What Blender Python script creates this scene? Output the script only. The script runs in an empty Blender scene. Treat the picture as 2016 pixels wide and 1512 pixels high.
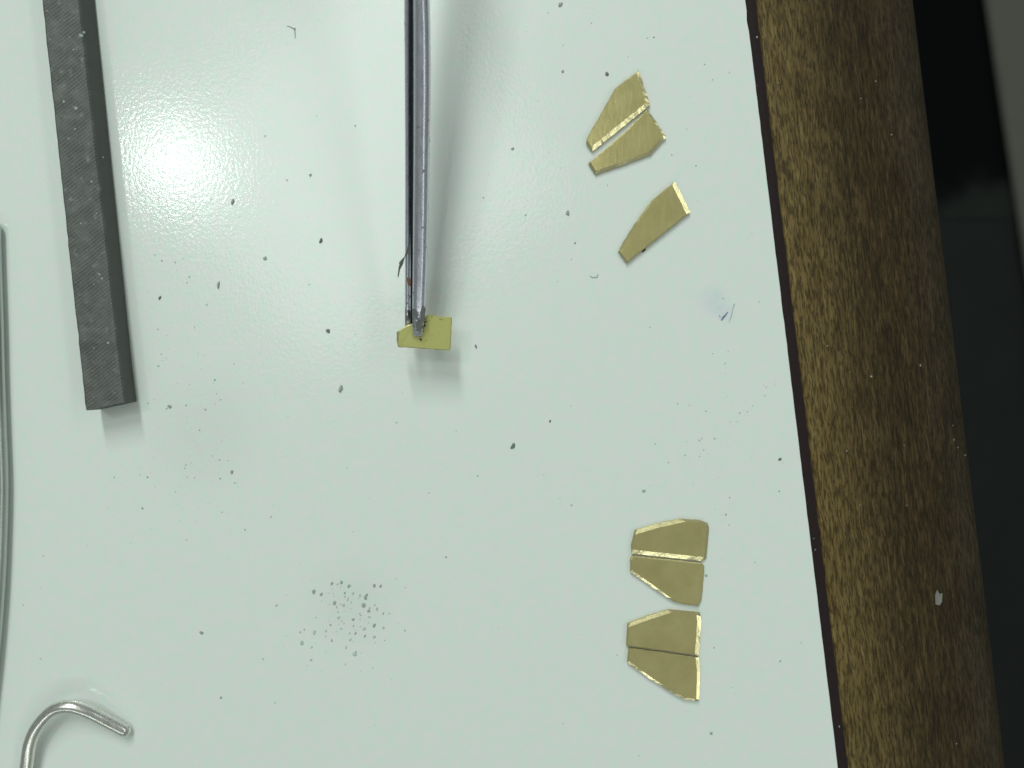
import bpy, bmesh, math, random
from mathutils import Vector, Matrix

S = bpy.context.scene
COL = S.collection
H = 0.163                      # camera height above the table top (m)

# ------------------------------------------------------------------ camera
cam_data = bpy.data.cameras.new("camera")
cam = bpy.data.objects.new("camera", cam_data)
COL.objects.link(cam)
cam.location = (0, 0, H)
cam.rotation_euler = (0, 0, 0)
cam_data.sensor_width = 36.0
cam_data.lens = 36.0 * H / 0.2016
cam_data.clip_start = 0.005
cam_data.clip_end = 20.0
cam_data.dof.use_dof = True
cam_data.dof.focus_distance = H - 0.009
cam_data.dof.aperture_fstop = 13.5
S.camera = cam

# ------------------------------------------------------------------ room light
world = bpy.data.worlds.new("World")
S.world = world
world.use_nodes = True
bg = world.node_tree.nodes["Background"]
bg.inputs[0].default_value = (0.885, 1.0, 0.94, 1)
bg.inputs[1].default_value = 0.24


def lamp(name, loc, power, sx, sy=None, col=(0.915, 1.0, 0.95)):
    d = bpy.data.lights.new(name, 'AREA')
    d.energy = power
    d.color = col
    if sy is None:
        d.shape = 'DISK'
        d.size = sx
    else:
        d.shape = 'RECTANGLE'
        d.size = sx
        d.size_y = sy
    o = bpy.data.objects.new(name, d)
    COL.objects.link(o)
    o.location = loc
    o.rotation_euler = (Vector((0, 0, 0)) - Vector(loc)).to_track_quat('-Z', 'Y').to_euler()
    return o


lamp("bulb_lamp", (-0.68, 0.445, 1.5), 1.35, 0.12)                # mirrored in the glossy top
lamp("work_lamp", (-0.25, 1.22, 1.25), 13.8, 0.13, 0.80)                # throws the tweezers' shadow
lamp("ceiling_panel", (-0.33, 0.46, 1.6), 3.4, 0.68, 0.58)            # soft overhead light, broad glow on the top
lamp("tube_lamp_near", (0.0, -1.25, 1.35), 3.6, 2.0, 0.12)        # glints on lower bevels
lamp("tube_lamp_side", (1.25, 0.0, 1.35), 3.9, 2.3, 0.15)         # glints on right bevels

S.view_settings.view_transform = 'Standard'
S.view_settings.look = 'None'
S.view_settings.exposure = 0.0
S.view_settings.gamma = 1.0
S.render.engine = 'CYCLES'


# ------------------------------------------------------------------ helpers
def at(px, py, z=0.0):
    """photograph pixel -> point in the place at height z"""
    k = 1e-4 * (H - z) / H
    return Vector(((px - 1008) * k, (756 - py) * k, z))


def mesh_obj(name, bm, mat, parent=None, smooth=False):
    me = bpy.data.meshes.new(name)
    bmesh.ops.recalc_face_normals(bm, faces=bm.faces)
    bm.to_mesh(me)
    bm.free()
    o = bpy.data.objects.new(name, me)
    for m in (mat if isinstance(mat, (list, tuple)) else [mat]):
        me.materials.append(m)
    if smooth:
        for p in me.polygons:
            p.use_smooth = True
    COL.objects.link(o)
    if parent is not None:
        o.parent = parent
    return o


def empty(name, loc=(0, 0, 0)):
    o = bpy.data.objects.new(name, None)
    o.empty_display_size = 0.01
    o.location = loc
    COL.objects.link(o)
    return o


def tag(o, label=None, cat=None, group=None, kind=None):
    if label: o["label"] = label
    if cat: o["category"] = cat
    if group: o["group"] = group
    if kind: o["kind"] = kind
    return o


class NT:
    def __init__(self, name):
        self.m = bpy.data.materials.new(name)
        self.m.use_nodes = True
        self.t = self.m.node_tree
        self.b = self.t.nodes["Principled BSDF"]

    def n(self, typ, **kw):
        nd = self.t.nodes.new(typ)
        for k, v in kw.items():
            if k.startswith("i_"):
                key = k[2:]
                key = int(key) if key.isdigit() else key.replace("_", " ")
                nd.inputs[key].default_value = v
            else:
                setattr(nd, k, v)
        return nd

    def l(self, a, b):
        self.t.links.new(a, b)

    def val(self, nd):
        return nd.outputs[0]

    def mapping(self, scale=(1, 1, 1), rot=(0, 0, 0), loc=(0, 0, 0)):
        tc = self.n("ShaderNodeTexCoord")
        mp = self.n("ShaderNodeMapping")
        mp.inputs["Scale"].default_value = scale
        mp.inputs["Rotation"].default_value = rot
        mp.inputs["Location"].default_value = loc
        self.l(tc.outputs["Object"], mp.inputs["Vector"])
        return mp.outputs[0]

    def noise(self, vec, scale, detail=2, rough=0.5, dist=0.0):
        nd = self.n("ShaderNodeTexNoise")
        nd.inputs["Scale"].default_value = scale
        nd.inputs["Detail"].default_value = detail
        nd.inputs["Roughness"].default_value = rough
        nd.inputs["Distortion"].default_value = dist
        self.l(vec, nd.inputs["Vector"])
        return nd.outputs["Fac"]

    def ramp(self, fac, stops):
        r = self.n("ShaderNodeValToRGB")
        e = r.color_ramp.elements
        while len(e) < len(stops):
            e.new(0.5)
        for i, (p, c) in enumerate(stops):
            e[i].position = p
            e[i].color = (c[0], c[1], c[2], 1) if isinstance(c, (tuple, list)) else (c, c, c, 1)
        self.l(fac, r.inputs[0])
        return r.outputs[0]

    def math(self, op, a, b=None, clamp=False):
        nd = self.n("ShaderNodeMath", operation=op, use_clamp=clamp)
        for i, v in enumerate((a, b)):
            if v is None: continue
            if isinstance(v, (int, float)): nd.inputs[i].default_value = v
            else: self.l(v, nd.inputs[i])
        return nd.outputs[0]

    def mix(self, fac, a, b, mode='MIX'):
        nd = self.n("ShaderNodeMix", data_type='RGBA', blend_type=mode)
        for key, v in ((0, fac), (6, a), (7, b)):
            if isinstance(v, (int, float)): nd.inputs[key].default_value = v
            elif isinstance(v, tuple): nd.inputs[key].default_value = (v[0], v[1], v[2], 1)
            else: self.l(v, nd.inputs[key])
        return nd.outputs[2]

    def spot(self, p, r0, r1):
        """1 inside r0 of the point p, falling to 0 at r1 (object space)"""
        tc = self.n("ShaderNodeTexCoord")
        d = self.n("ShaderNodeVectorMath", operation='DISTANCE')
        self.l(tc.outputs["Object"], d.inputs[0])
        d.inputs[1].default_value = p
        mr = self.n("ShaderNodeMapRange")
        mr.interpolation_type = 'SMOOTHSTEP'
        mr.inputs["From Min"].default_value = r1
        mr.inputs["From Max"].default_value = r0
        self.l(d.outputs["Value"], mr.inputs["Value"])
        return mr.outputs[0]

    def bump(self, h, strength, dist, normal=None):
        nd = self.n("ShaderNodeBump")
        nd.inputs["Strength"].default_value = strength
        nd.inputs["Distance"].default_value = dist
        self.l(h, nd.inputs["Height"])
        if normal is not None: self.l(normal, nd.inputs["Normal"])
        return nd.outputs[0]

    def set(self, **kw):
        for k, v in kw.items():
            s = self.b.inputs[k.replace("_", " ")]
            if isinstance(v, (int, float)): s.default_value = v
            elif isinstance(v, tuple): s.default_value = (v[0], v[1], v[2], 1)
            else: self.l(v, s)
        return self


# ------------------------------------------------------------------ materials
TH = math.atan(0.1207)
EX = (1467 + 0.1207 * 756 - 1008) * 1e-4          # edge of the white sheet at the picture's middle
ROT = Matrix.Translation((EX, 0, 0)) @ Matrix.Rotation(TH, 4, 'Z')


def loc(px, py):
    return tuple(ROT.inverted() @ at(px, py))


def mat_laminate():
    t = NT("white_laminate")
    v = t.mapping()
    base = t.mix(t.noise(v, 210, 3, 0.55), (0.69, 0.775, 0.715), (0.73, 0.79, 0.745))
    base = t.mix(t.ramp(t.noise(v, 420, 2, 0.5), [(0.42, 0.0), (0.58, 0.8)]), base, (0.75, 0.762, 0.745))
    # grubby patches where filings were swept about
    grub = t.math('MULTIPLY', t.spot(loc(400, 850), 0.001, 0.017), t.noise(v, 420, 4, 0.65))
    grub2 = t.math('MULTIPLY', t.spot(loc(690, 1190), 0.001, 0.012), t.noise(v, 650, 4, 0.7))
    g = t.math('MULTIPLY', t.math('ADD', grub, grub2), 0.25, True)
    base = t.mix(g, base, (0.40, 0.43, 0.40))
    smear = t.math('MULTIPLY', t.spot(loc(1405, 592), 0.0005, 0.0042), t.noise(v, 500, 3, 0.6))
    smear2 = t.math('MULTIPLY', t.spot(loc(1428, 616), 0.0003, 0.0028), t.noise(v, 600, 3, 0.6))
    s = t.math('MULTIPLY', t.math('ADD', smear, smear2), 0.42, True)
    base = t.mix(s, base, (0.45, 0.52, 0.66))
    peel = t.noise(t.mapping((1.0, 0.8, 1.0)), 1500, 2, 0.5)
    fine = t.noise(v, 2600, 2, 0.6)
    nrm = t.bump(t.math('ADD', peel, t.math('MULTIPLY', fine, 0.35)), 0.52, 0.000045)
    t.set(Base_Color=base, Roughness=0.40, Normal=nrm, IOR=1.5, Specular_IOR_Level=0.35,
          Coat_Weight=0.9, Coat_Roughness=0.12, Coat_Normal=nrm)
    return t.m


def mat_core(name, c, rough):
    t = NT(name)
    v = t.mapping()
    n = t.noise(v, 900, 3, 0.6)
    t.set(Base_Color=t.mix(n, tuple(x * 0.8 for x in c), tuple(x * 1.25 for x in c)), Roughness=rough,
          Normal=t.bump(n, 0.3, 0.0001), Specular_IOR_Level=0.2)
    return t.m


def mat_wood():
    t = NT("stained_wood")
    warp = t.noise(t.mapping((1, 1, 1)), 90, 3, 0.5)
    vs = t.mapping((1, 0.13, 1))
    tc = t.n("ShaderNodeVectorMath", operation='ADD')
    cmb = t.n("ShaderNodeCombineXYZ")
    t.l(t.math('MULTIPLY', t.math('SUBTRACT', warp, 0.5), 0.0016), cmb.inputs[0])
    t.l(vs, tc.inputs[0]); t.l(cmb.outputs[0], tc.inputs[1])
    v = tc.outputs[0]
    pores = t.noise(v, 3300, 3, 0.62)
    streak = t.noise(t.mapping((1, 0.10, 1)), 1400, 4, 0.7)
    broad = t.noise(t.mapping((1, 0.4, 1)), 110, 3, 0.55)
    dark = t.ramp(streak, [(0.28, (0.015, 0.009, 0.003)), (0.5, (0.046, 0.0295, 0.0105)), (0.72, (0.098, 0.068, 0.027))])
    worn_lit = t.ramp(streak, [(0.28, (0.085, 0.053, 0.016)), (0.5, (0.165, 0.115, 0.040)), (0.72, (0.25, 0.185, 0.075))])
    # lighter inner band: light fading over the curve, put into the colour
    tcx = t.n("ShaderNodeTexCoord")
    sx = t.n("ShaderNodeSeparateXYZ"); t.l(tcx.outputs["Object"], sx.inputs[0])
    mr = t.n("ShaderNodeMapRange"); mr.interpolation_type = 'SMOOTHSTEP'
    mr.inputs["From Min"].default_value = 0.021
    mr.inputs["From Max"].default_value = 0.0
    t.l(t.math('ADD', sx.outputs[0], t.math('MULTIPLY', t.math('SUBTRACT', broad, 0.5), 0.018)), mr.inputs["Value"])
    col = t.mix(mr.outputs[0], dark, worn_lit)
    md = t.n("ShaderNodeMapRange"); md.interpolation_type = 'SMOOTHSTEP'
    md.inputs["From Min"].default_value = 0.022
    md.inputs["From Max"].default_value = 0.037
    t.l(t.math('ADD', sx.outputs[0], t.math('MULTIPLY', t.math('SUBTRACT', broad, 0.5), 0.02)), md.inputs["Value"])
    col = t.mix(t.math('MULTIPLY', md.outputs[0], 0.4), col, (0.045, 0.042, 0.035))  # greyish sheen of the outer side put into the colour
    pm = t.ramp(pores, [(0.43, 0.0), (0.52, 1.0)])
    col = t.mix(t.math('MULTIPLY', t.math('SUBTRACT', 1.0, pm), 0.64), col, (0.009, 0.0055, 0.002))
    bm_ = t.ramp(broad, [(0.35, (0.75, 0.74, 0.73)), (0.65, (1.1, 1.07, 1.03))])
    col = t.mix(1.0, col, bm_, 'MULTIPLY')
    nrm = t.bump(pm, 0.35, 0.00010)
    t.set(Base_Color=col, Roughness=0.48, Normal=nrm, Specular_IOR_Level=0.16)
    return t.m


def mat_file():
    t = NT("file_steel")
    v = t.mapping()
    w = t.n("ShaderNodeTexWave", wave_type='BANDS', bands_direction='X', wave_profile='SIN')
    w.inputs["Scale"].default_value = 520
    w.inputs["Distortion"].default_value = 1.2
    w.inputs["Detail"].default_value = 2
    w.inputs["Detail Scale"].default_value = 0.6
    t.l(t.mapping(rot=(0, 0, math.radians(52))), w.inputs["Vector"])
    w2 = t.n("ShaderNodeTexWave", wave_type='BANDS', bands_direction='X', wave_profile='SIN')
    w2.inputs["Scale"].default_value = 520
    w2.inputs["Distortion"].default_value = 1.5
    w2.inputs["Detail"].default_value = 2
    t.l(t.mapping(rot=(0, 0, math.radians(-40))), w2.inputs["Vector"])
    wv = t.math('ADD', t.math('MULTIPLY', w.outputs["Fac"], 0.82), t.math('MULTIPLY', w2.outputs["Fac"], 0.18))
    blot = t.noise(v, 330, 4, 0.65)
    dust = t.ramp(t.noise(v, 900, 3, 0.6), [(0.60, 0.0), (0.72, 1.0)])
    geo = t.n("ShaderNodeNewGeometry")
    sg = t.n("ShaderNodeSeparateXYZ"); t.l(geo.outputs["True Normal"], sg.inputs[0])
    topm = t.ramp(sg.outputs[2], [(0.4, 0.0), (0.8, 1.0)])          # tooth pattern on upward faces only, the rest plain darker grey
    c = t.ramp(blot, [(0.3, (0.105, 0.112, 0.105)), (0.55, (0.138, 0.142, 0.134)), (0.75, (0.178, 0.178, 0.168))])
    worn_lit = t.ramp(t.noise(v, 420, 3, 0.6), [(0.38, 0.25), (0.62, 1.0)])
    c = t.mix(t.math('MULTIPLY', t.math('MULTIPLY', t.math('SUBTRACT', 1.0, wv), 0.7), worn_lit), c, (0.035, 0.038, 0.036))
    c = t.mix(t.math('MULTIPLY', dust, 0.45), c, (0.30, 0.31, 0.29))
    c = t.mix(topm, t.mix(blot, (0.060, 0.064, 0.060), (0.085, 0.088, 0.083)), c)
    t.set(Base_Color=c, Metallic=0.25, Roughness=0.6, Normal=t.bump(t.math('MULTIPLY', wv, topm), 0.5, 0.00008))
    return t.m


def mat_brass(name="brass_sheet", dull=0.0, ang=0.0):
    t = NT(name)
    v = t.mapping((1, 0.12, 1), rot=(0, 0, ang))
    brush = t.noise(v, 2600, 3, 0.6)
    blot = t.noise(t.mapping(), 260, 4, 0.6)
    c = t.ramp(blot, [(0.3, (0.72, 0.615, 0.275)), (0.6, (0.81, 0.70, 0.325)), (0.8, (0.88, 0.77, 0.39))])
    if dull:
        c = t.mix(dull, c, (0.66, 0.68, 0.22))
        sp = t.ramp(t.noise(t.mapping(), 1300, 2, 0.6), [(0.66, 0.0), (0.72, 1.0)])
        c = t.mix(t.math('MULTIPLY', sp, 0.6), c, (0.10, 0.11, 0.05))
    t.set(Base_Color=c, Metallic=0.5 if dull else 0.80, Roughness=t.ramp(brush, [(0.2, 0.14), (0.8, 0.23)]),
          Normal=t.bump(brush, 0.16, 0.00003))
    return t.m


def mat_bevel():
    t = NT("brass_filed_edge")
    n = t.noise(t.mapping(), 1300, 2, 0.5)
    t.set(Base_Color=(0.88, 0.78, 0.45), Metallic=1.0, Roughness=0.24, Normal=t.bump(n, 0.35, 0.00010))
    return t.m


def mat_steel(name, c, rough, metal=1.0, stains=False):
    t = NT(name)
    n = t.noise(t.mapping((1, 0.15, 1)), 1500, 3, 0.6)
    col = t.mix(n, tuple(x * 0.85 for x in c), tuple(min(1, x * 1.1) for x in c))
    r = t.ramp(n, [(0.2, rough * 0.8), (0.8, rough * 1.25)])
    t.set(Metallic=metal, Normal=t.bump(n, 0.05, 0.00003))
    if stains:
        tc = t.n("ShaderNodeTexCoord")
        sx = t.n("ShaderNodeSeparateXYZ"); t.l(tc.outputs["Object"], sx.inputs[0])
        mr = t.n("ShaderNodeMapRange"); mr.interpolation_type = 'SMOOTHSTEP'
        mr.inputs["From Min"].default_value = at(820, 575, 0.011).y
        mr.inputs["From Max"].default_value = at(820, 622, 0.010).y
        t.l(sx.outputs[1], mr.inputs["Value"])
        dn = t.noise(t.mapping((1, 0.6, 1)), 850, 4, 0.65)
        m = t.ramp(t.math('ADD', t.math('MULTIPLY', mr.outputs[0], 0.17), t.math('SUBTRACT', dn, 0.26)),
                   [(0.36, 0.0), (0.41, 1.0)])
        dot = t.spot(at(829, 526, 0.017), 0.00035, 0.0006)
        m = t.math('ADD', t.math('MULTIPLY', m, 0.85), dot, True)
        col = t.mix(m, col, (0.075, 0.08, 0.075))
        t.set(Metallic=t.math('SUBTRACT', 1.0, t.math('MULTIPLY', m, 0.9)))
        r = t.mix(m, r, (0.7, 0.7, 0.7))
    t.set(Base_Color=col, Roughness=r)
    return t.m


def mat_plain(name, c, rough=0.6, metal=0.0, scale=1500, amp=0.25, bump=0.0, spec=0.5):
    t = NT(name)
    n = t.noise(t.mapping(), scale, 3, 0.6)
    t.set(Base_Color=t.mix(n, tuple(x * (1 - amp) for x in c), tuple(min(1, x * (1 + amp)) for x in c)),
          Roughness=rough, Metallic=metal, Specular_IOR_Level=spec)
    if bump: t.set(Normal=t.bump(n, 0.6, bump))
    return t.m


def mat_black_sheet():
    t = NT("black_matte")
    tc = t.n("ShaderNodeTexCoord")
    sx = t.n("ShaderNodeSeparateXYZ"); t.l(tc.outputs["Object"], sx.inputs[0])
    n = t.noise(t.mapping(), 14, 4, 0.6)
    mr = t.n("ShaderNodeMapRange"); mr.interpolation_type = 'SMOOTHSTEP'
    mr.inputs["From Min"].default_value = 0.235
    mr.inputs["From Max"].default_value = 0.19
    t.l(t.math('ADD', sx.outputs[1], t.math('MULTIPLY', t.math('SUBTRACT', n, 0.5), 0.09)), mr.inputs["Value"])
    t.set(Base_Color=t.mix(mr.outputs[0], (0.0045, 0.005, 0.0055), (0.021, 0.0235, 0.021)), Roughness=0.95, Specular_IOR_Level=0.02)
    return t.m


M = {
    'laminate': mat_laminate(),
    'strip': mat_core("laminate_core", (0.017, 0.0085, 0.0095), 0.6),
    'wood': mat_wood(),
    'file': mat_file(),
    'brass': mat_brass(ang=0.2),
    'brass2': mat_brass("brass_sheet_turned", 0.0, -0.9),
    'held': mat_brass("brass_sheet_dusty", 0.7, 1.3),
    'bevel': mat_bevel(),
    'bevel_dull': mat_plain('brass_dull_edge', (0.52, 0.46, 0.25), 0.5, 0.75, 2400, 0.2, 0.0001),
    'tweezer': mat_steel("tweezer_steel", (0.66, 0.66, 0.74), 0.27, 1.0, True),
    'wire': mat_steel("wire_steel", (0.80, 0.79, 0.73), 0.26),
    'rod': mat_steel("rod_steel", (0.52, 0.56, 0.53), 0.36),
    'dust': mat_plain("filing_dark", (0.15, 0.178, 0.16), 0.6, 0.3),
    'dust2': mat_plain("filing_grey", (0.34, 0.39, 0.35), 0.7, 0.1),
    'dust3': mat_plain("filing_pale", (0.475, 0.53, 0.485), 0.8),
    'black': mat_plain("black_grime_and_shade", (0.02, 0.024, 0.022), 0.6, 0.0),
    'rust': mat_plain("rust_spot", (0.20, 0.09, 0.06), 0.8, 0.0),
    'crumb': mat_plain("pale_crumb", (0.36, 0.33, 0.28), 0.7),
    'ink': mat_plain("blue_ink", (0.16, 0.21, 0.34), 0.6),
    'ink2': mat_plain("grey_ink", (0.37, 0.43, 0.42), 0.6),
    'sliver': mat_plain("dull_sliver", (0.15, 0.155, 0.14), 0.5, 0.5),
    'floor': mat_plain("dark_floor", (0.017, 0.019, 0.0178), 0.9, 0, 20, 0.15, 0, 0.05),
    'mat': mat_black_sheet(),
    'cab': mat_plain("grey_paint", (0.105, 0.105, 0.09), 0.8, 0, 60, 0.08, 0, 0.1),
    'under': mat_plain("table_frame_paint", (0.05, 0.045, 0.04), 0.7, 0, 40, 0.1),
}

# ------------------------------------------------------------------ the setting: floor
FZ = -0.75
bm = bmesh.new()
bmesh.ops.create_grid(bm, x_segments=2, y_segments=2, size=4.0, matrix=Matrix.Translation((0, 0, FZ)))
tag(mesh_obj("floor", bm, M['floor']), kind="structure")


def box(bm, x0, x1, y0, y1, z0, z1, bev=0.0):
    r = bmesh.ops.create_cube(bm, size=1.0)
    vs = r['verts']
    for v in vs:
        v.co = Vector(((x0 + x1) / 2 + v.co.x * (x1 - x0), (y0 + y1) / 2 + v.co.y * (y1 - y0),
                       (z0 + z1) / 2 + v.co.z * (z1 - z0)))
    if bev:
        es = list({e for v in vs for e in v.link_edges})
        bmesh.ops.bevel(bm, geom=es, offset=bev, segments=2, affect='EDGES', profile=0.5)


# thin black sheet on the floor, greyer towards its near edge
bm = bmesh.new()
k = (H - FZ - 0.002) / H
box(bm, 0.22, 1.2, (756 - 430) * 1e-4 * k, 1.1, FZ, FZ + 0.002, 0.0008)
tag(mesh_obj("floor_black_sheet", bm, M['mat']), "thin black sheet lying flat on the dark floor beyond the table edge", "mat")

# flat grey panel lying on the floor at the far right
CZ = FZ + 0.012
p0 = at(1942, 0, CZ); p1 = at(2016, 490, CZ)
d = (p0 - p1); d.z = 0; d.normalize()
nrm = Vector((d.y, -d.x, 0))
if nrm.x < 0: nrm = -nrm
a = p1 - d * 0.5; b = p0 + d * 0.6


def prism(bm, pts, z0, z1):
    lo = [bm.verts.new((p[0], p[1], z0)) for p in pts]
    hi = [bm.verts.new((p[0], p[1], z1)) for p in pts]
    bm.faces.new(lo[::-1]); bm.faces.new(hi)
    n = len(pts)
    for i in range(n):
        bm.faces.new((lo[i], lo[(i + 1) % n], hi[(i + 1) % n], hi[i]))


bm = bmesh.new()
prism(bm, [a, b, b + nrm * 0.5, a + nrm * 0.5], FZ + 0.006, CZ)
bmesh.ops.bevel(bm, geom=list(bm.edges), offset=0.002, segments=2, affect='EDGES')
tag(mesh_obj("floor_panel", bm, M['cab']), "flat grey panel lying on the floor at the far right edge", "panel")

# ------------------------------------------------------------------ the table
rnd = random.Random(3)
table = empty("table", (EX, 0, FZ))
tag(table, "white laminate work table with dark rounded wooden edging", "table")


def tparent(o):
    o.parent = table
    o.matrix_parent_inverse = Matrix.Translation((-EX, 0, -FZ))
    o.matrix_basis = ROT
    return o


THICK = 0.029
L0, L1 = -0.36, 0.36
# white top: one slab whose right edge is slightly chipped
bm = bmesh.new()
N = 360
top, bot = [], []
for i in range(N + 1):
    y = L0 + (L1 - L0) * i / N
    j = rnd.gauss(0, 0.00002)
    py = 756 - y * 1e4
    if 28 < py < 55: j -= 0.00013
    top.append(bm.verts.new((j, y, 0)))
    bot.append(bm.verts.new((j, y, -0.0011)))
TL = bm.verts.new((-0.5, L1, 0)); BL = bm.verts.new((-0.5, L0, 0))
TLb = bm.verts.new((-0.5, L1, -0.0011)); BLb = bm.verts.new((-0.5, L0, -0.0011))
bm.faces.new(top + [TL, BL])
bm.faces.new((bot + [TLb, BLb])[::-1])
for i in range(N): bm.faces.new((top[i], bot[i], bot[i + 1], top[i + 1]))
bm.faces.new((top[N], bot[N], TLb, TL)); bm.faces.new((TL, TLb, BLb, BL)); bm.faces.new((BL, BLb, bot[0], top[0]))
tparent(mesh_obj("laminate_sheet", bm, M['laminate']))
# core board
bm = bmesh.new()
box(bm, -0.5, 0.00205, L0, L1, -THICK, -0.0013)
tparent(mesh_obj("core_board", bm, M['under']))
# dark laminate strip
SW = 0.00208
bm = bmesh.new()
prev = None
for i in range(N + 1):
    y = L0 + (L1 - L0) * i / N
    j = rnd.gauss(0, 0.00002)
    row = [bm.verts.new((-0.0008, y, -0.00015)), bm.verts.new((SW * 0.6, y, -0.00017 + rnd.gauss(0, 0.00001))),
           bm.verts.new((SW + j, y, -0.00030)), bm.verts.new((SW + j, y, -0.0013)), bm.verts.new((-0.0008, y, -0.0013))]
    if prev:
        for q in range(5): bm.faces.new((prev[q], prev[(q + 1) % 5], row[(q + 1) % 5], row[q]))
    else:
        bm.faces.new(row)
    prev = row
bm.faces.new(prev[::-1])
# the strip starts 0.8 mm under the sheet: keep it below the sheet's underside there
for v in bm.verts:
    if v.co.x < -0.0005: v.co.x = 0.0001
tparent(mesh_obj("edge_strip", bm, M['strip']))

# wooden edging: bullnose profile
XC, A_, B_ = 0.008, 0.0316, 0.0140
ZC = -0.0143


def wood_profile():
    pts = [(SW + 0.00005, -0.0004), (SW + 0.0006, -0.00022), (0.005, -0.0002)]
    n = 26
    for i in range(n + 1):
        t = math.pi / 2 - math.pi * i / n
        pts.append((XC + A_ * math.cos(t), ZC + B_ * math.sin(t) - 0.0002))
    pts.append((SW + 0.00005, ZC - B_ - 0.0002))
    return pts


def wood_z(x):
    if x <= XC: return -0.0002
    c = min(1.0, (x - XC) / A_)
    return ZC + B_ * math.sqrt(max(0, 1 - c * c)) - 0.0002


bm = bmesh.new()
pr = wood_profile()
rows = []
NS = 40
for i in range(NS + 1):
    y = L0 + (L1 - L0) * i / NS
    rows.append([bm.verts.new((x, y, z)) for x, z in pr])
for i in range(NS):
    for q in range(len(pr)):
        q2 = (q + 1) % len(pr)
        bm.faces.new((rows[i][q], rows[i][q2], rows[i + 1][q2], rows[i + 1][q]))
bm.faces.new(rows[0][::-1]); bm.faces.new(rows[-1])
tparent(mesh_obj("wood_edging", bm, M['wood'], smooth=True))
for x in (-0.45, -0.02):
    for y in (L0 + 0.03, L1 - 0.03):
        bm = bmesh.new()
        box(bm, x - 0.02, x + 0.02, y - 0.02, y + 0.02, FZ, -THICK, 0.002)
        tparent(mesh_obj("leg", bm, M['under']))


# pen marks on the white sheet (flat ink)
def ink(pts, w, mat):
    bm = bmesh.new()
    P = [at(x, y, 0) for x, y in pts]
    L, R = [], []
    for i, p in enumerate(P):
        t = (P[min(i + 1, len(P) - 1)] - P[max(i - 1, 0)]).normalized()
        n = Vector((-t.y, t.x, 0))
        ww = w[i] * 0.5e-4
        L.append(p + n * ww); R.append(p - n * ww)
    prism(bm, [(q.x, q.y) for q in L + R[::-1]], 0.00000, 0.000012)
    o = mesh_obj("ink_mark", bm, mat)
    o.parent = table
    o.matrix_parent_inverse = Matrix.Translation((-EX, 0, -FZ))
    return o


ink([(1420, 631), (1424, 625), (1428, 621), (1433, 614)], [2.5, 5, 3.5, 2], M['ink'])
ink([(1435, 635), (1440, 622), (1443, 608), (1446, 598)], [1.2, 2, 1.6, 3], M['ink2'])
ink([(1416, 620), (1418, 626)], [2, 3], M['ink2'])


# ------------------------------------------------------------------ brass plates
def brass_plate(name, outline, bevels, z0, th, mat, label, tilt=None, seed=1, jit=0.26, glint={}):
    """outline: pixels (clockwise in the picture) of the plate's top silhouette.
    bevels: filed width in pixels for each edge i -> i+1"""
    r = random.Random(seed)
    zt = z0 + th
    P = [at(x, y, z0) for x, y in outline]
    n = len(P)
    area = sum(P[i].x * P[(i + 1) % n].y - P[(i + 1) % n].x * P[i].y for i in range(n))
    if area < 0:
        P = P[::-1]
        bevels = [bevels[(n - 2 - i) % n] for i in range(n)]
        glint = {(n - 2 - i) % n: g for i, g in glint.items()}
    # inner polygon (where the flat face begins): offset each edge inwards
    lines = []
    for i in range(n):
        p, q = P[i], P[(i + 1) % n]
        t = (q - p).normalized(); nn = Vector((-t.y, t.x, 0))
        lines.append((p + nn * bevels[i] * 1e-4, t))
    inner = []
    for i in range(n):
        (p, t), (q, s) = lines[i - 1], lines[i]
        den = t.x * s.y - t.y * s.x
        if abs(den) < 0.12:
            w = q
        else:
            u = ((q.x - p.x) * s.y - (q.y - p.y) * s.x) / den
            w = p + t * u
        if (w - P[i]).length > 0.0018: w = P[i] + (w - P[i]).normalized() * 0.0018
        inner.append(w)
    O, I, Bv, G = [], [], [], []
    for i in range(n):
        p, q = P[i], P[(i + 1) % n]
        m = max(1, int((q - p).length / 0.00055))
        for k in range(m):
            f = k / m
            j = Vector((r.gauss(0, 1), r.gauss(0, 1), 0)) * jit * 1e-4 * (0.35 if k == 0 else 1)
            O.append(p.lerp(q, f) + j)
            I.append(inner[i].lerp(inner[(i + 1) % n], f) + j * 0.5
                     + Vector((r.gauss(0, 1), r.gauss(0, 1), 0)) * jit * 0.45e-4)
            Bv.append(bevels[i]); G.append(glint.get(i, 0))
    m = len(O)
    knots = [r.gauss(0, 1) for _ in range(m // 4 + 2)]
    wav = []
    for i in range(m):
        a, f = i // 4, (i % 4) / 4
        wav.append(knots[a] + (knots[a + 1] - knots[a]) * f)
    bm = bmesh.new()
    low = [bm.verts.new((v.x, v.y, z0)) for v in O]
    mid = [bm.verts.new((v.x, v.y, z0 + th * ((1 - g) if g else (0.5 if b > 3 else 0.8)) + w * th * (0.028 if g else 0.02))) for v, b, g, w in zip(O, Bv, G, wav)]
    hi = [bm.verts.new((v.x, v.y, zt)) for v in I]
    m = len(O)
    f = bm.faces.new(hi); f.material_index = 0
    f = bm.faces.new(low[::-1]); f.material_index = 0
    for i in range(m):
        j = (i + 1) % m
        f = bm.faces.new((mid[i], mid[j], hi[j], hi[i])); f.material_index = 1 if G[i] else 2
        f = bm.faces.new((low[i], low[j], mid[j], mid[i])); f.material_index = 2
    if tilt is not None:
        c = sum(P, Vector()) / n
        for v in bm.verts:
            v.co = tilt(v.co, c)
    o = mesh_obj(name, bm, [mat, M['bevel'], M['bevel_dull']])
    tag(o, label, "brass plate", "small brass plates on the table")
    return o


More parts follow.
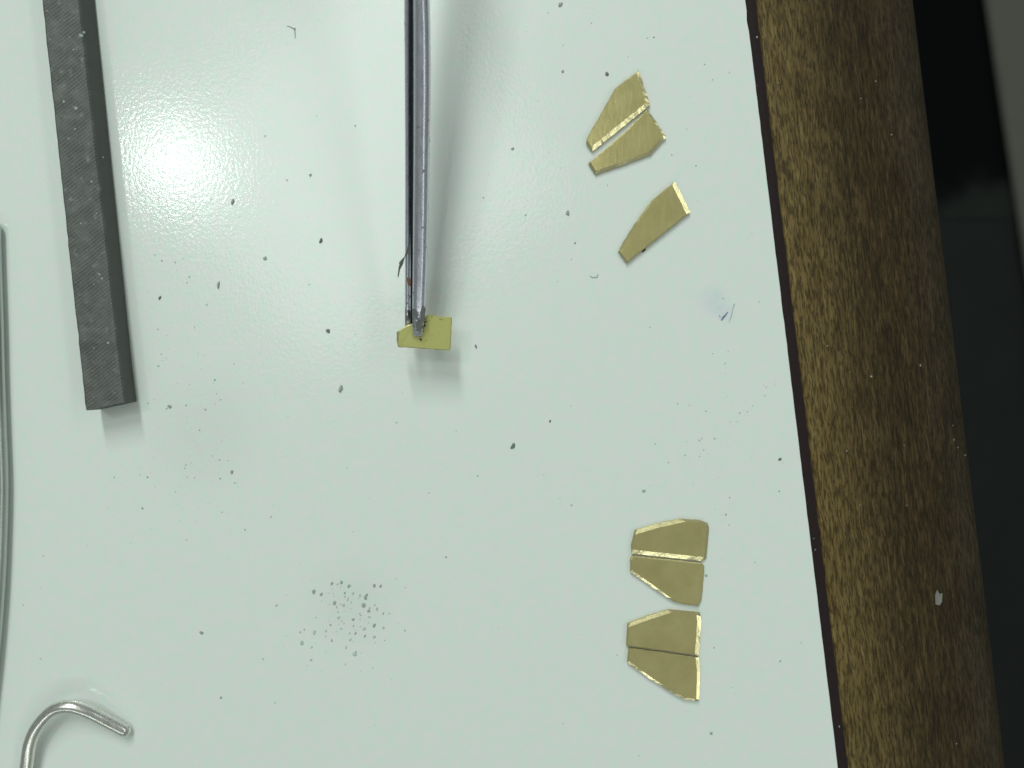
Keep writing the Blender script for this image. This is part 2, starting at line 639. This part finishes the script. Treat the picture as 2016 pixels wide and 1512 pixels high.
Z = 0.00003
brass_plate("brass_plate", [(1257, 142), (1279, 209), (1166, 300), (1153.5, 283), (1156, 272), (1211, 175.5)],
            [8, 8, 3, 1.5, 1.5, 3], Z, 0.0011, M['brass2'],
            "pointed brass plate at the top of the upper pair, wide bevels on two sides", seed=1, glint={0: .245, 1: .42})
brass_plate("brass_plate", [(1274, 218), (1310, 272.4), (1280, 306), (1215, 330), (1171.7, 345), (1158, 323), (1178, 307), (1235, 256.5)],
            [4, 6.5, 5.5, 6, 4, 3, 3, 1.5], Z, 0.0010, M['brass2'],
            "brass plate with bright right edge tucked below the topmost brass plate", seed=2, glint={0: .13, 1: .4, 2: .4, 3: .45})
brass_plate("brass_plate", [(1328, 359), (1357.6, 419.6), (1233, 519), (1216.5, 495), (1229, 472.6), (1249, 440.5), (1281.4, 396.4), (1309, 373)],
            [9, 2, 2, 3.5, 3.5, 3, 2.5, 2], Z, 0.0010, M['brass2'],
            "lone curved brass plate lying by itself, flaky bright right end", seed=3, glint={0: .28})
brass_plate("brass_plate", [(1249, 1043), (1289, 1031), (1338, 1020.7), (1376, 1023), (1392, 1029), (1394.7, 1037.6), (1389.6, 1098), (1382.7, 1103), (1242.6, 1088), (1241.5, 1073)],
            [7.5, 6.5, 4, 4, 4, 6, 6, 8, 2, 2], Z, 0.0010, M['brass'],
            "topmost brass plate of the lower four, bright filed lower edge", seed=4, glint={7: .2})
brass_plate("brass_plate", [(1245, 1092), (1379, 1106), (1385, 1113), (1384, 1130), (1379.6, 1177), (1373, 1191), (1343, 1187), (1325.5, 1183), (1317, 1177), (1280, 1152), (1240, 1124), (1240, 1100)],
            [2.5, 2, 2, 2, 2, 2, 2, 3, 4.5, 4.5, 3, 3], Z, 0.00095, M['brass'],
            "second brass plate down in the lower four, slanting glinting lower edge", seed=5, glint={8: .12, 9: .12})
brass_plate("brass_plate", [(1234.5, 1226), (1270, 1213), (1315, 1199), (1376.7, 1204.5), (1379, 1223), (1374, 1288), (1232, 1268.5)],
            [6, 5.5, 4, 8, 8.5, 1.5, 2], Z, 0.0010, M['brass'],
            "third brass plate down in the lower four, broad white glint along right edge", seed=6, glint={3: .2, 4: .2})
brass_plate("brass_plate", [(1237, 1272.5), (1373.4, 1291.5), (1376.7, 1315.7), (1375, 1375), (1370, 1377), (1343, 1373), (1320.5, 1360.6), (1273, 1330), (1234.5, 1302.4)],
            [1.5, 6.5, 6.5, 3, 4, 4, 4.5, 4.5, 2], Z, 0.0010, M['brass'],
            "lowest brass plate on the table, glinting along its slanted and right edges", seed=7, glint={1: .17, 2: .17, 4: .11, 5: .11, 6: .12, 7: .12})

# the plate held in the tweezers
HZ = 0.0074


def tilt_held(co, c):
    dx, dy = co.x - c.x, co.y - c.y
    return Vector((co.x, co.y, co.z - 0.05 * dx + 0.10 * dy))


held = brass_plate("brass_plate",
                   [(781.5, 654), (797, 644), (810, 639), (838.5, 623), (847, 619.5), (866.7, 623.6), (888.7, 624.5), (890, 627),
                    (887, 683), (885, 690), (871, 689), (828, 686), (784.6, 683.5), (782, 677)],
                   [2.5, 2, 1.2, 1.2, 1.2, 1.2, 1, 1.2, 1.2, 1, 1.2, 1.2, 1.5, 4], HZ, 0.0006, M['held'],
                   "dusty notched brass plate gripped in the tips of the tweezers", tilt=tilt_held, seed=8, jit=0.38)

# ------------------------------------------------------------------ tweezers
tw = empty("tweezers", tuple(at(822, 650, HZ)))
tag(tw, "steel tweezers reaching in from the top edge, gripping a brass plate", "tweezers")


def tw_z(py, top):
    # height of the arm under a pixel row; the tool rises towards the hand
    z0 = HZ + 0.0010 if top else HZ - 0.0016
    k, yd, yt = 0.34, (756 - py) * 1e-4, 0.0092
    return (z0 + k * (yd - yt)) / (1 + k * yd / H)


def loft_arm(name, rows, top, mat):
    """rows: (py, left px, right px, thickness in m); half-round outside, flat inside"""
    bm = bmesh.new()
    prev = None
    ns = 18
    for py, xl, xr, th in rows:
        z = tw_z(py, top)
        pl, pr_ = at(xl, py, z), at(xr, py, z)
        c = (pl + pr_) / 2
        w = (pr_ - pl).length / 2
        dep = max(0.0004, min(0.0095, 0.0006 + (655 - py) * 1.35e-5)) if top else max(0.0003, min(0.007, 0.0004 + (640 - py) * 1.0e-5))
        lowx = at((xl + xr) / 2 - 1.5, py, z - dep).x
        ring = []
        for i in range(ns):
            a = 2 * math.pi * i / ns
            ca, sa = math.cos(a), math.sin(a)
            e = 0.95
            x = math.copysign(abs(ca) ** e, ca) * w
            if sa >= -1e-6:
                zz = max(0.0, sa) * th
                ring.append(bm.verts.new((c.x + x, c.y - zz * 0.25, z + zz)))
            else:                       # the blade is broad seen from the side: a deep, thinner web below
                f = abs(sa) ** 0.35
                zz = -f * dep
                ring.append(bm.verts.new((c.x + (lowx - c.x) * f + x * (1 - 0.25 * f), c.y - zz * 0.25, z + zz)))
        if prev:
            for i in range(ns):
                j = (i + 1) % ns
                bm.faces.new((prev[i], prev[j], ring[j], ring[i]))
        else:
            bm.faces.new(ring)
        prev = ring
    bm.faces.new(prev[::-1])
    o = mesh_obj(name, bm, mat, smooth=True)
    o.parent = tw
    o.matrix_parent_inverse = Matrix.Translation(tw.location).inverted()
    return o


right = [(663, 813.5, 829, 0.00022), (660, 812, 831.5, 0.0005), (655, 812, 833, 0.0007), (640, 811.5, 835, 0.0009), (615, 811.5, 837.5, 0.0011),
         (580, 812, 839, 0.0012), (520, 812.5, 841.5, 0.0013), (450, 813, 843.5, 0.0014), (370, 813.5, 845, 0.0015),
         (280, 814, 846.5, 0.0016), (190, 814, 848, 0.0016), (120, 814, 848.3, 0.0017), (60, 814, 847.5, 0.0017), (0, 813.5, 846, 0.0018),
         (-120, 812, 843, 0.0018), (-300, 808, 838, 0.0018), (-620, 800, 836, 0.0016), (-960, 803, 836, 0.0014)]
left = [(648, 798, 808, 0.0004), (640, 797.5, 809, 0.0007), (600, 797.3, 809.5, 0.0009), (520, 797.3, 809.5, 0.001),
        (400, 797.6, 808.8, 0.0012), (280, 797.6, 808.6, 0.0013), (150, 797, 808.8, 0.0014), (60, 796.3, 809, 0.0014), (0, 796, 809.5, 0.0015),
        (-120, 796, 812, 0.0015), (-300, 795, 818, 0.0015), (-620, 798, 836, 0.0014), (-960, 803, 836, 0.0012)]


def dens(rows, step=14):
    out = []
    for a, b in zip(rows, rows[1:]):
        n = max(1, int(abs(a[0] - b[0]) / step))
        for k in range(n):
            f = k / n
            out.append(tuple(a[i] + (b[i] - a[i]) * f for i in range(4)))
    out.append(rows[-1])
    return out


loft_arm("upper_arm", dens(right), True, M['tweezer'])
loft_arm("lower_arm", dens(left), False, M['tweezer'])


def gap_shade_strip():
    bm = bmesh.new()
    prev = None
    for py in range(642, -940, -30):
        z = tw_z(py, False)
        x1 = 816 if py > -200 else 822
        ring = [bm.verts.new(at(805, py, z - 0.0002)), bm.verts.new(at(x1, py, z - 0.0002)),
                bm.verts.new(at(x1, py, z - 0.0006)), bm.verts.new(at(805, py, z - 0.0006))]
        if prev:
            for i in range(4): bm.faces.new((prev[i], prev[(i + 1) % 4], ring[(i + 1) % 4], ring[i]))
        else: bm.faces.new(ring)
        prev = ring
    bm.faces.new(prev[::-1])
    o = mesh_obj("gap_shade", bm, M['black'])  # black strip added as the shade between the arms
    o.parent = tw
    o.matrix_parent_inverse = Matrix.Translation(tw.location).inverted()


gap_shade_strip()


def flake(name, pts, z, th, mat, parent=None, slope=(0, 0)):
    bm = bmesh.new()
    P = [at(x, y, z) for x, y in pts]
    prism(bm, [(p.x, p.y) for p in P], z, z + th)
    c = sum(P, Vector()) / len(P)
    for v in bm.verts:
        v.co.z += slope[0] * (v.co.x - c.x) + slope[1] * (v.co.y - c.y)
    o = mesh_obj(name, bm, mat)
    if parent is not None:
        o.parent = parent
        o.matrix_parent_inverse = Matrix.Translation(parent.location).inverted()
    return o


# caked grime on the tip of the upper arm and rust inside the lower arm
zt = tw_z(630, True) + 0.00105
flake("grime_crust", [(824, 636), (829, 627), (828, 617), (832, 606), (836, 602), (836.5, 614), (837.5, 626), (834, 633), (831, 640), (829.5, 648), (826, 653), (821.5, 650), (820, 643)],
      zt, 0.00010, M['sliver'], tw, (0, 0.33))
flake("rust_spot", [(801, 548), (807, 545), (809, 556), (808, 564), (803, 561)], tw_z(555, False) + 0.00095, 0.00008, M['rust'], tw, (0, 0.33))
flake("grime_crumb", [(832, 628), (839, 627), (836, 632), (841, 633), (835.5, 637), (838.5, 642), (834, 645), (835, 652), (831, 655), (829, 644)],
      HZ + 0.0009, 0.00015, M['black'], tw)
flake("grime_crumb", [(825, 667), (828, 666), (831, 668.5), (827.5, 671)], HZ + 0.0008, 0.0001, M['black'], tw)
flake("grime_crumb", [(804, 612), (807, 610), (809, 617), (806, 628), (803, 622)], tw_z(616, False) + 0.0009, 0.0001, M['black'], tw, (0, 0.33))

# torn sliver of metal clinging to the lower arm
zs = tw_z(520, False) + 0.0012
sl = flake("metal_sliver", [(806, 484), (808, 492), (803, 503), (798, 507), (793, 521), (787, 530), (784.5, 540), (782.5, 547), (781.5, 541),
                            (783, 533), (784, 526), (786, 520), (785, 517), (791, 511), (797, 506), (801, 496)], zs, 0.00008, M['sliver'], None, (0.5, 0.2))
tag(sl, "thin torn grey metal sliver sticking out from the side of the tweezers", "metal sliver")

# ------------------------------------------------------------------ file
fl = empty("file", tuple(at(180, 400, 0)))
tag(fl, "dark grey square steel file with diagonal teeth at the upper left", "file")
FH = 0.0058
rf = random.Random(9)


def file_mesh():
    bm = bmesh.new()
    y0, y1 = -520, 808
    n = 90
    prev = None
    for i in range(n + 1):
        f = i / n
        py = y0 + (y1 - y0) * f
        xl = 82 + (168.5 - 82) * py / 812
        xr = 156 + (245 - 156) * py / 790
        xb = 188 + (269.5 - 188) * py / 795
        end = 1.0 if i == n else 0.0
        # the far end is cut slightly askew
        sk = lambda x: (x - xl) / max(1, (xr - xl)) * -17 * max(0.0, (f - 0.93) / 0.07)
        j = lambda s: rf.gauss(0, s)
        tl, tr = at(xl, py, FH), at(xr, py + sk(xr), FH)
        br = at(xb, py + sk(xb) * 0.8, 0)
        bl = Vector((tl.x, tl.y, 0)); br = Vector((br.x, br.y, 0))
        dr = (tr - tl).normalized()
        c = 0.0004
        jj = [Vector((j(0.00003), j(0.00002), j(0.00002))) for _ in range(4)]
        tl, tr, bl, br = tl + jj[0], tr + jj[1], bl, br
        tl.z = FH + jj[0].z; tr.z = FH + jj[1].z
        side = (br - tr)
        ring = [tl + Vector((0, 0, -c * .7)), tl + dr * c, tr - dr * c * 0.7, tr + side * 0.06,
                br + Vector((0, 0, 0.0004)), br - dr * 0.0003, bl + dr * 0.0003, bl + Vector((0, 0, 0.0004))]
        ring[5].z = 0.00002; ring[6].z = 0.00002
        row = [bm.verts.new(p) for p in ring]
        if prev:
            for q in range(8):
                bm.faces.new((prev[q], prev[(q + 1) % 8], row[(q + 1) % 8], row[q]))
        else:
            bm.faces.new(row)
        prev = row
    bm.faces.new(prev[::-1])
    return bm


o = mesh_obj("blade", file_mesh(), M['file'])
o.parent = fl; o.matrix_parent_inverse = Matrix.Translation(fl.location).inverted()
# pale grit caught in the teeth
bm = bmesh.new()


def lump(bm, p, r, h, rr, mi=0, asp=1.0, ang=0.0, n=7):
    ring, ring2 = [], []
    for i in range(n):
        a = 2 * math.pi * i / n
        q = r * rr.uniform(0.65, 1.25)
        x, y = math.cos(a) * q, math.sin(a) * q * asp
        x, y = x * math.cos(ang) - y * math.sin(ang), x * math.sin(ang) + y * math.cos(ang)
        ring.append(bm.verts.new((p.x + x, p.y + y, p.z)))
        ring2.append(bm.verts.new((p.x + x * 0.62, p.y + y * 0.62, p.z + h * rr.uniform(0.75, 1.2))))
    for i in range(n):
        j = (i + 1) % n
        bm.faces.new((ring[i], ring[j], ring2[j], ring2[i])).material_index = mi
    bm.faces.new(ring2).material_index = mi
    bm.faces.new(ring[::-1]).material_index = mi


for (x, y, s) in ((159, 70, 5), (165, 64, 3), (145, 98, 3), (126, 200, 3.5), (150, 213, 4.5), (148, 254, 3), (135, 273, 2.5), (180, 357, 3.5), (203, 310, 2.5),
                  (98, 78, 2.5), (190, 420, 2.5), (201, 549, 3), (196, 540, 3), (213, 675, 3), (160, 440, 2.5), (185, 560, 2), (140, 150, 2), (118, 40, 2)):
    lump(bm, at(x, y, FH - 0.00002), s * 0.9e-4, 0.00012, rf, 0, rf.uniform(0.6, 1), rf.uniform(0, 3))
o = mesh_obj("grit", bm, M['dust2'])
o["kind"] = "stuff"
o.parent = fl; o.matrix_parent_inverse = Matrix.Translation(fl.location).inverted()


# ------------------------------------------------------------------ bent wires at the left
def catmull(P, n):
    out = []
    for i in range(len(P) - 1):
        p0, p1, p2, p3 = P[max(i - 1, 0)], P[i], P[i + 1], P[min(i + 2, len(P) - 1)]
        for k in range(n):
            t = k / n
            out.append(0.5 * ((2 * p1) + (p2 - p0) * t + (2 * p0 - 5 * p1 + 4 * p2 - p3) * t * t + (3 * p1 - p0 - 3 * p2 + p3) * t ** 3))
    out.append(P[-1])
    return out


def tube(pts, rad, ns=16, cap=True):
    bm = bmesh.new()
    prev = None
    n = len(pts)
    R = rad if callable(rad) else (lambda f: rad)
    seq = [(p, R(i / (n - 1))) for i, p in enumerate(pts)]
    if cap:
        for side in (0, 1):
            p, r = seq[0] if side == 0 else seq[-1]
            q = seq[1][0] if side == 0 else seq[-2][0]
            dirv = (p - q).normalized()
            caps = [(p + dirv * r * math.sin(a), r * math.cos(a)) for a in (0.3, 0.6, 0.9, 1.15, 1.4)]
            seq = (caps[::-1] + seq) if side == 0 else (seq + caps)
    m = len(seq)
    for i, (p, r) in enumerate(seq):
        t = (seq[min(i + 1, m - 1)][0] - seq[max(i - 1, 0)][0]).normalized()
        u = Vector((0, 0, 1)).cross(t)
        if u.length < 1e-4: u = Vector((1, 0, 0))
        u.normalize(); w = t.cross(u)
        ring = [bm.verts.new(p + u * math.cos(2 * math.pi * k / ns) * r + w * math.sin(2 * math.pi * k / ns) * r) for k in range(ns)]
        if prev:
            for k in range(ns):
                bm.faces.new((prev[k], prev[(k + 1) % ns], ring[(k + 1) % ns], ring[k]))
        else:
            bm.faces.new(ring[::-1])
        prev = ring
    bm.faces.new(prev)
    return bm


hook = [(40, 1640, .0011), (46, 1560, .002), (53, 1505, .0022), (60, 1462, .0026), (76, 1428, .003), (104, 1399, .0033), (136, 1391, .0033),
        (170, 1400, .0028), (205, 1417, .002), (238, 1434, .0014), (245, 1438, .0012)]
o = mesh_obj("wire_hook", tube(catmull([at(*q) for q in hook], 8), 0.00122), M['wire'], smooth=True)
tag(o, "shiny bent steel wire hook at the lower left corner", "wire hook")
rod = [(-6, 448, .0016), (-4, 520, .0016), (0, 640, .0016), (3, 760, .0016), (7, 870, .0016), (9.5, 950, .0016), (8, 1040, .0016), (4, 1140, .0016),
       (-3, 1240, .0016), (-13, 1340, .0016), (-28, 1450, .0016), (-60, 1560, .0016)]
o = mesh_obj("curved_rod", tube(catmull([at(x - 8, y, z) for x, y, z in rod], 8), 0.0014), M['rod'], smooth=True)
tag(o, "grey curved metal rod peeping in along the left picture edge", "metal rod")

# ------------------------------------------------------------------ filings one can count
rs = random.Random(21)
SP = [  # px, py, half size px, aspect, angle deg, shade, label
    (632, 474, 8, .45, 75, 'dust', "black comma-shaped filing lying alone left of the tweezers' middle"),
    (1010, 879, 7, .75, 60, 'dust', "largest dark oval filing, alone on the bare middle of the table"),
    (646, 652, 5, .9, 0, 'dust', "dark filing directly left of the gripped brass plate"),
    (522, 509, 5, .95, 0, 'dust2', "round grey filing under the bright reflection, beside a pale scratch"),
    (458, 397, 9, .45, 70, 'dust2', "long grey filing at the lower right rim of the bright reflection"),
    (1118, 420, 6, .7, 80, 'dust2', "dark filing between the tweezers and the lone brass plate"),
    (1195, 146, 5.5, .75, 60, 'dust', "black filing just above the upper pair of brass plates"),
    (1108, 141, 4, .8, 80, 'dust2', "small dark filing left of the uppermost brass plate's point"),
    (315, 586, 6, .55, 70, 'dust', "dark filing nearest the right side of the file"),
    (937, 683, 5, .5, 105, 'dust', "tiny upright filing to the right of the gripped brass plate"),
    (671, 766, 10, .4, 70, 'dust2', "slanted grey filing below left of the gripped brass plate"),
    (457, 929, 5.5, .7, 70, 'dust2', "dark filing in the grubby patch below the file's end"),
    (334, 801, 5.5, .7, 150, 'dust2', "dark filing right beside the end of the file"),
    (397, 1246, 5, .8, 0, 'dust2', "grey filing alone between the wire hook and the speckled patch"),
    (1104, 9, 6.5, .8, 45, 'dust2', "grey filing near the top edge, right of the tweezers"),
    (611, 345, 4, 1, 0, 'dust2', "small dark filing between the bright reflection and the tweezers"),
    (1083, 829, 4, .6, 50, 'dust', "small dark filing above right of the large oval filing"),
    (1009, 293, 4, .9, 0, 'dust2', "small dark filing right of the middle of the tweezers' shadow"),
    (1267, 493, 6, .7, 40, 'black', "black filing touching the lower side of the lone brass plate"),
    (1400, 1444, 4, .9, 0, 'dust2', "dark filing below the lowest brass plate"),
    (1536, 904, 4.5, .6, 20, 'dust', "dark filing close to the dark edge strip"),
    (1268, 967, 4, .8, 0, 'dust2', "dark filing above the lower four brass plates"),
    (430, 561, 9, .4, 78, 'dust2', "long faint grey filing between the file and the round filing"),
    (1390, 1133, 3.5, .8, 0, 'dust2', "grey filing beside the right edge of the lower brass plates"),
]
for px, py, s, asp, ang, shade, lab in SP:
    bm = bmesh.new()
    lump(bm, at(px, py, 0.00001), s * 0.86e-4, s * 0.4e-4, rs, 0, asp, math.radians(ang), 9)
    tag(mesh_obj("metal_filing", bm, M[shade]), lab, "filing", "loose metal filings on the table")

# lint: a thin curled fibre and a little forked tuft
o = mesh_obj("lint_fibre", tube(catmull([at(1162, 543, 0.0001), at(1166, 546, 0.0001), at(1172, 546, .0001), at(1176, 545, .0001), at(1177, 540, .0001)], 4), 0.00006, 6),
             M['dust2'])
tag(o, "tiny hooked fibre of lint left of the lone brass plate", "lint")
bm = bmesh.new()
lump(bm, at(580, 57, 0.00001), 3e-4, 0.0001, rs, 0, .8, 0)
for pts in ([(580, 57), (570, 52), (565, 51)], [(580, 57), (581, 68), (581, 76)]):
    t_ = tube([at(x, y, 0.00006) for x, y in pts], lambda f: 0.00012 * (1 - 0.6 * f), 6)
    me = bpy.data.meshes.new("tmp"); t_.to_mesh(me); t_.free(); bm.from_mesh(me); bpy.data.meshes.remove(me)
tag(mesh_obj("lint_tuft", bm, M['dust2']), "small forked grey tuft of lint near the top edge", "lint")

# ------------------------------------------------------------------ dust nobody could count
bm = bmesh.new()
BAD = [(760, 960, 590, 720), (0, 290, 0, 830), (1140, 1320, 130, 350), (1205, 1370, 350, 530), (1225, 1405, 1010, 1390), (790, 860, 0, 660), (0, 270, 1370, 1512)]


def ok(x, y):
    if x > 1440 + 0.1207 * y or x < 15 or y < 0 or y > 1512: return False
    return not any(a < x < b and c < y < d for a, b, c, d in BAD)


def scatter(cx, cy, sx, sy, n, smin, smax, mats, rot=0.0):
    k = 0
    while k < n:
        u, v = rs.gauss(0, sx), rs.gauss(0, sy)
        x = cx + u * math.cos(rot) - v * math.sin(rot); y = cy + u * math.sin(rot) + v * math.cos(rot)
        k += 1
        if not ok(x, y): continue
        s = smin + (smax - smin) * rs.random() ** 2.2
        lump(bm, at(x, y, 0.000006), s * 0.82e-4, s * 0.2e-4, rs, rs.choice(mats), rs.uniform(.45, 1), rs.uniform(0.6, 1.9), 6)


scatter(695, 1190, 42, 38, 40, 1.5, 5.0, [1, 1, 2, 2])
scatter(660, 1230, 65, 50, 50, 1.5, 5.0, [2, 2])
scatter(370, 800, 55, 90, 60, 1.0, 3.6, [1, 2, 2])
scatter(380, 950, 60, 50, 35, 1.0, 3.2, [1, 2, 2])
scatter(1400, 850, 90, 22, 34, 0.9, 2.8, [1, 1, 2], math.radians(-45))
scatter(330, 480, 60, 110, 30, 1.0, 3.0, [1, 2])
scatter(1230, 280, 130, 110, 30, 0.9, 3.0, [1, 1, 0, 2])
scatter(1420, 1200, 70, 170, 30, 0.9, 3.0, [1, 1, 0, 2])
for k in range(200):
    x, y = rs.uniform(20, 1640), rs.uniform(0, 1512)
    if ok(x, y):
        s = 0.8 + 2.2 * rs.random() ** 3
        lump(bm, at(x, y, 0.000006), s * 1e-4, s * 0.3e-4, rs, rs.choice([1, 2, 2]), rs.uniform(.5, 1), rs.uniform(0, 3), 6)
for (x, y, s, m) in ((737, 1153, 4, 1), (687, 1154, 4, 1), (716, 1192, 5.5, 1), (722, 1172, 4.5, 1), (672, 1147, 4, 1), (618, 1165, 5, 1), (749, 1154, 4, 1), (654, 1149, 4, 1),
                     (659, 1187, 4.5, 1), (726, 1203, 4, 1), (737, 1231, 4.5, 1), (700, 1247, 3, 1), (595, 1266, 5.5, 2), (619, 1245, 5, 2), (699, 1287, 6, 2), (633, 1170, 4, 1)):
    lump(bm, at(x, y, 0.000006), s * 1e-4, s * 0.3e-4, rs, m, .7, 1.2, 7)
tag(mesh_obj("filing_dust", bm, [M['dust'], M['dust2'], M['dust3']]),
    "fine grey filing dust scattered in patches over the white table", "dust", kind="stuff")

# pale crumbs on the wooden edging
ROTI = ROT.inverted()


def on_wood(px, py):
    # where the view line through the pixel meets the edging
    z = 0.0
    for _ in range(12):
        p = at(px, py, z)
        q = ROTI @ p
        z = wood_z(q.x) if q.x > SW else -0.0002
    return at(px, py, z)


bm = bmesh.new()
for px, py, s in ((1842, 1168, 0), ):
    pass
P = [on_wood(x, y) for x, y in ((1840, 1172), (1844, 1161), (1848, 1169), (1854, 1168), (1853, 1184), (1849, 1191), (1841, 1190))]
lo = [bm.verts.new(p + Vector((0, 0, -0.0001))) for p in P]
hi = [bm.verts.new(p + Vector((0.00003, 0, 0.00022))) for p in P]
bm.faces.new(lo[::-1]); bm.faces.new(hi)
for i in range(len(P)): bm.faces.new((lo[i], lo[(i + 1) % len(P)], hi[(i + 1) % len(P)], hi[i]))
tag(mesh_obj("pale_flake", bm, mat_plain("flake_grey", (0.19, 0.18, 0.16), 0.7)), "pale square flake stuck on the wooden edging, lower right", "flake")
bm = bmesh.new()
for px, py, s in ((1490, 73, 3), (1490, 169, 2.5), (1724, 160, 2.6), (1533, 163, 1.8), (1715, 741, 3.5), (1812, 719, 4), (1667, 888, 3), (1876, 838, 2.5), (1878, 866, 3), (1886, 881, 1.8),
                  (1900, 896, 2), (1602, 1060, 2), (1605, 1082, 3), (1652, 1430, 2.5), (1883, 1464, 2.5), (1785, 995, 2), (1693, 994, 1.6), (1629, 681, 2), (1780, 877, 2), (1755, 265, 2.5), (1695, 194, 2)):
    lump(bm, on_wood(px, py) + Vector((0, 0, -0.00003)), s * 0.9e-4, 0.00015, rs, 0, rs.uniform(.3, .8), rs.uniform(0.6, 2), 6)
tag(mesh_obj("edge_crumbs", bm, M['crumb']), "tiny pale crumbs sprinkled along the wooden edging and strip", "crumbs", kind="stuff")
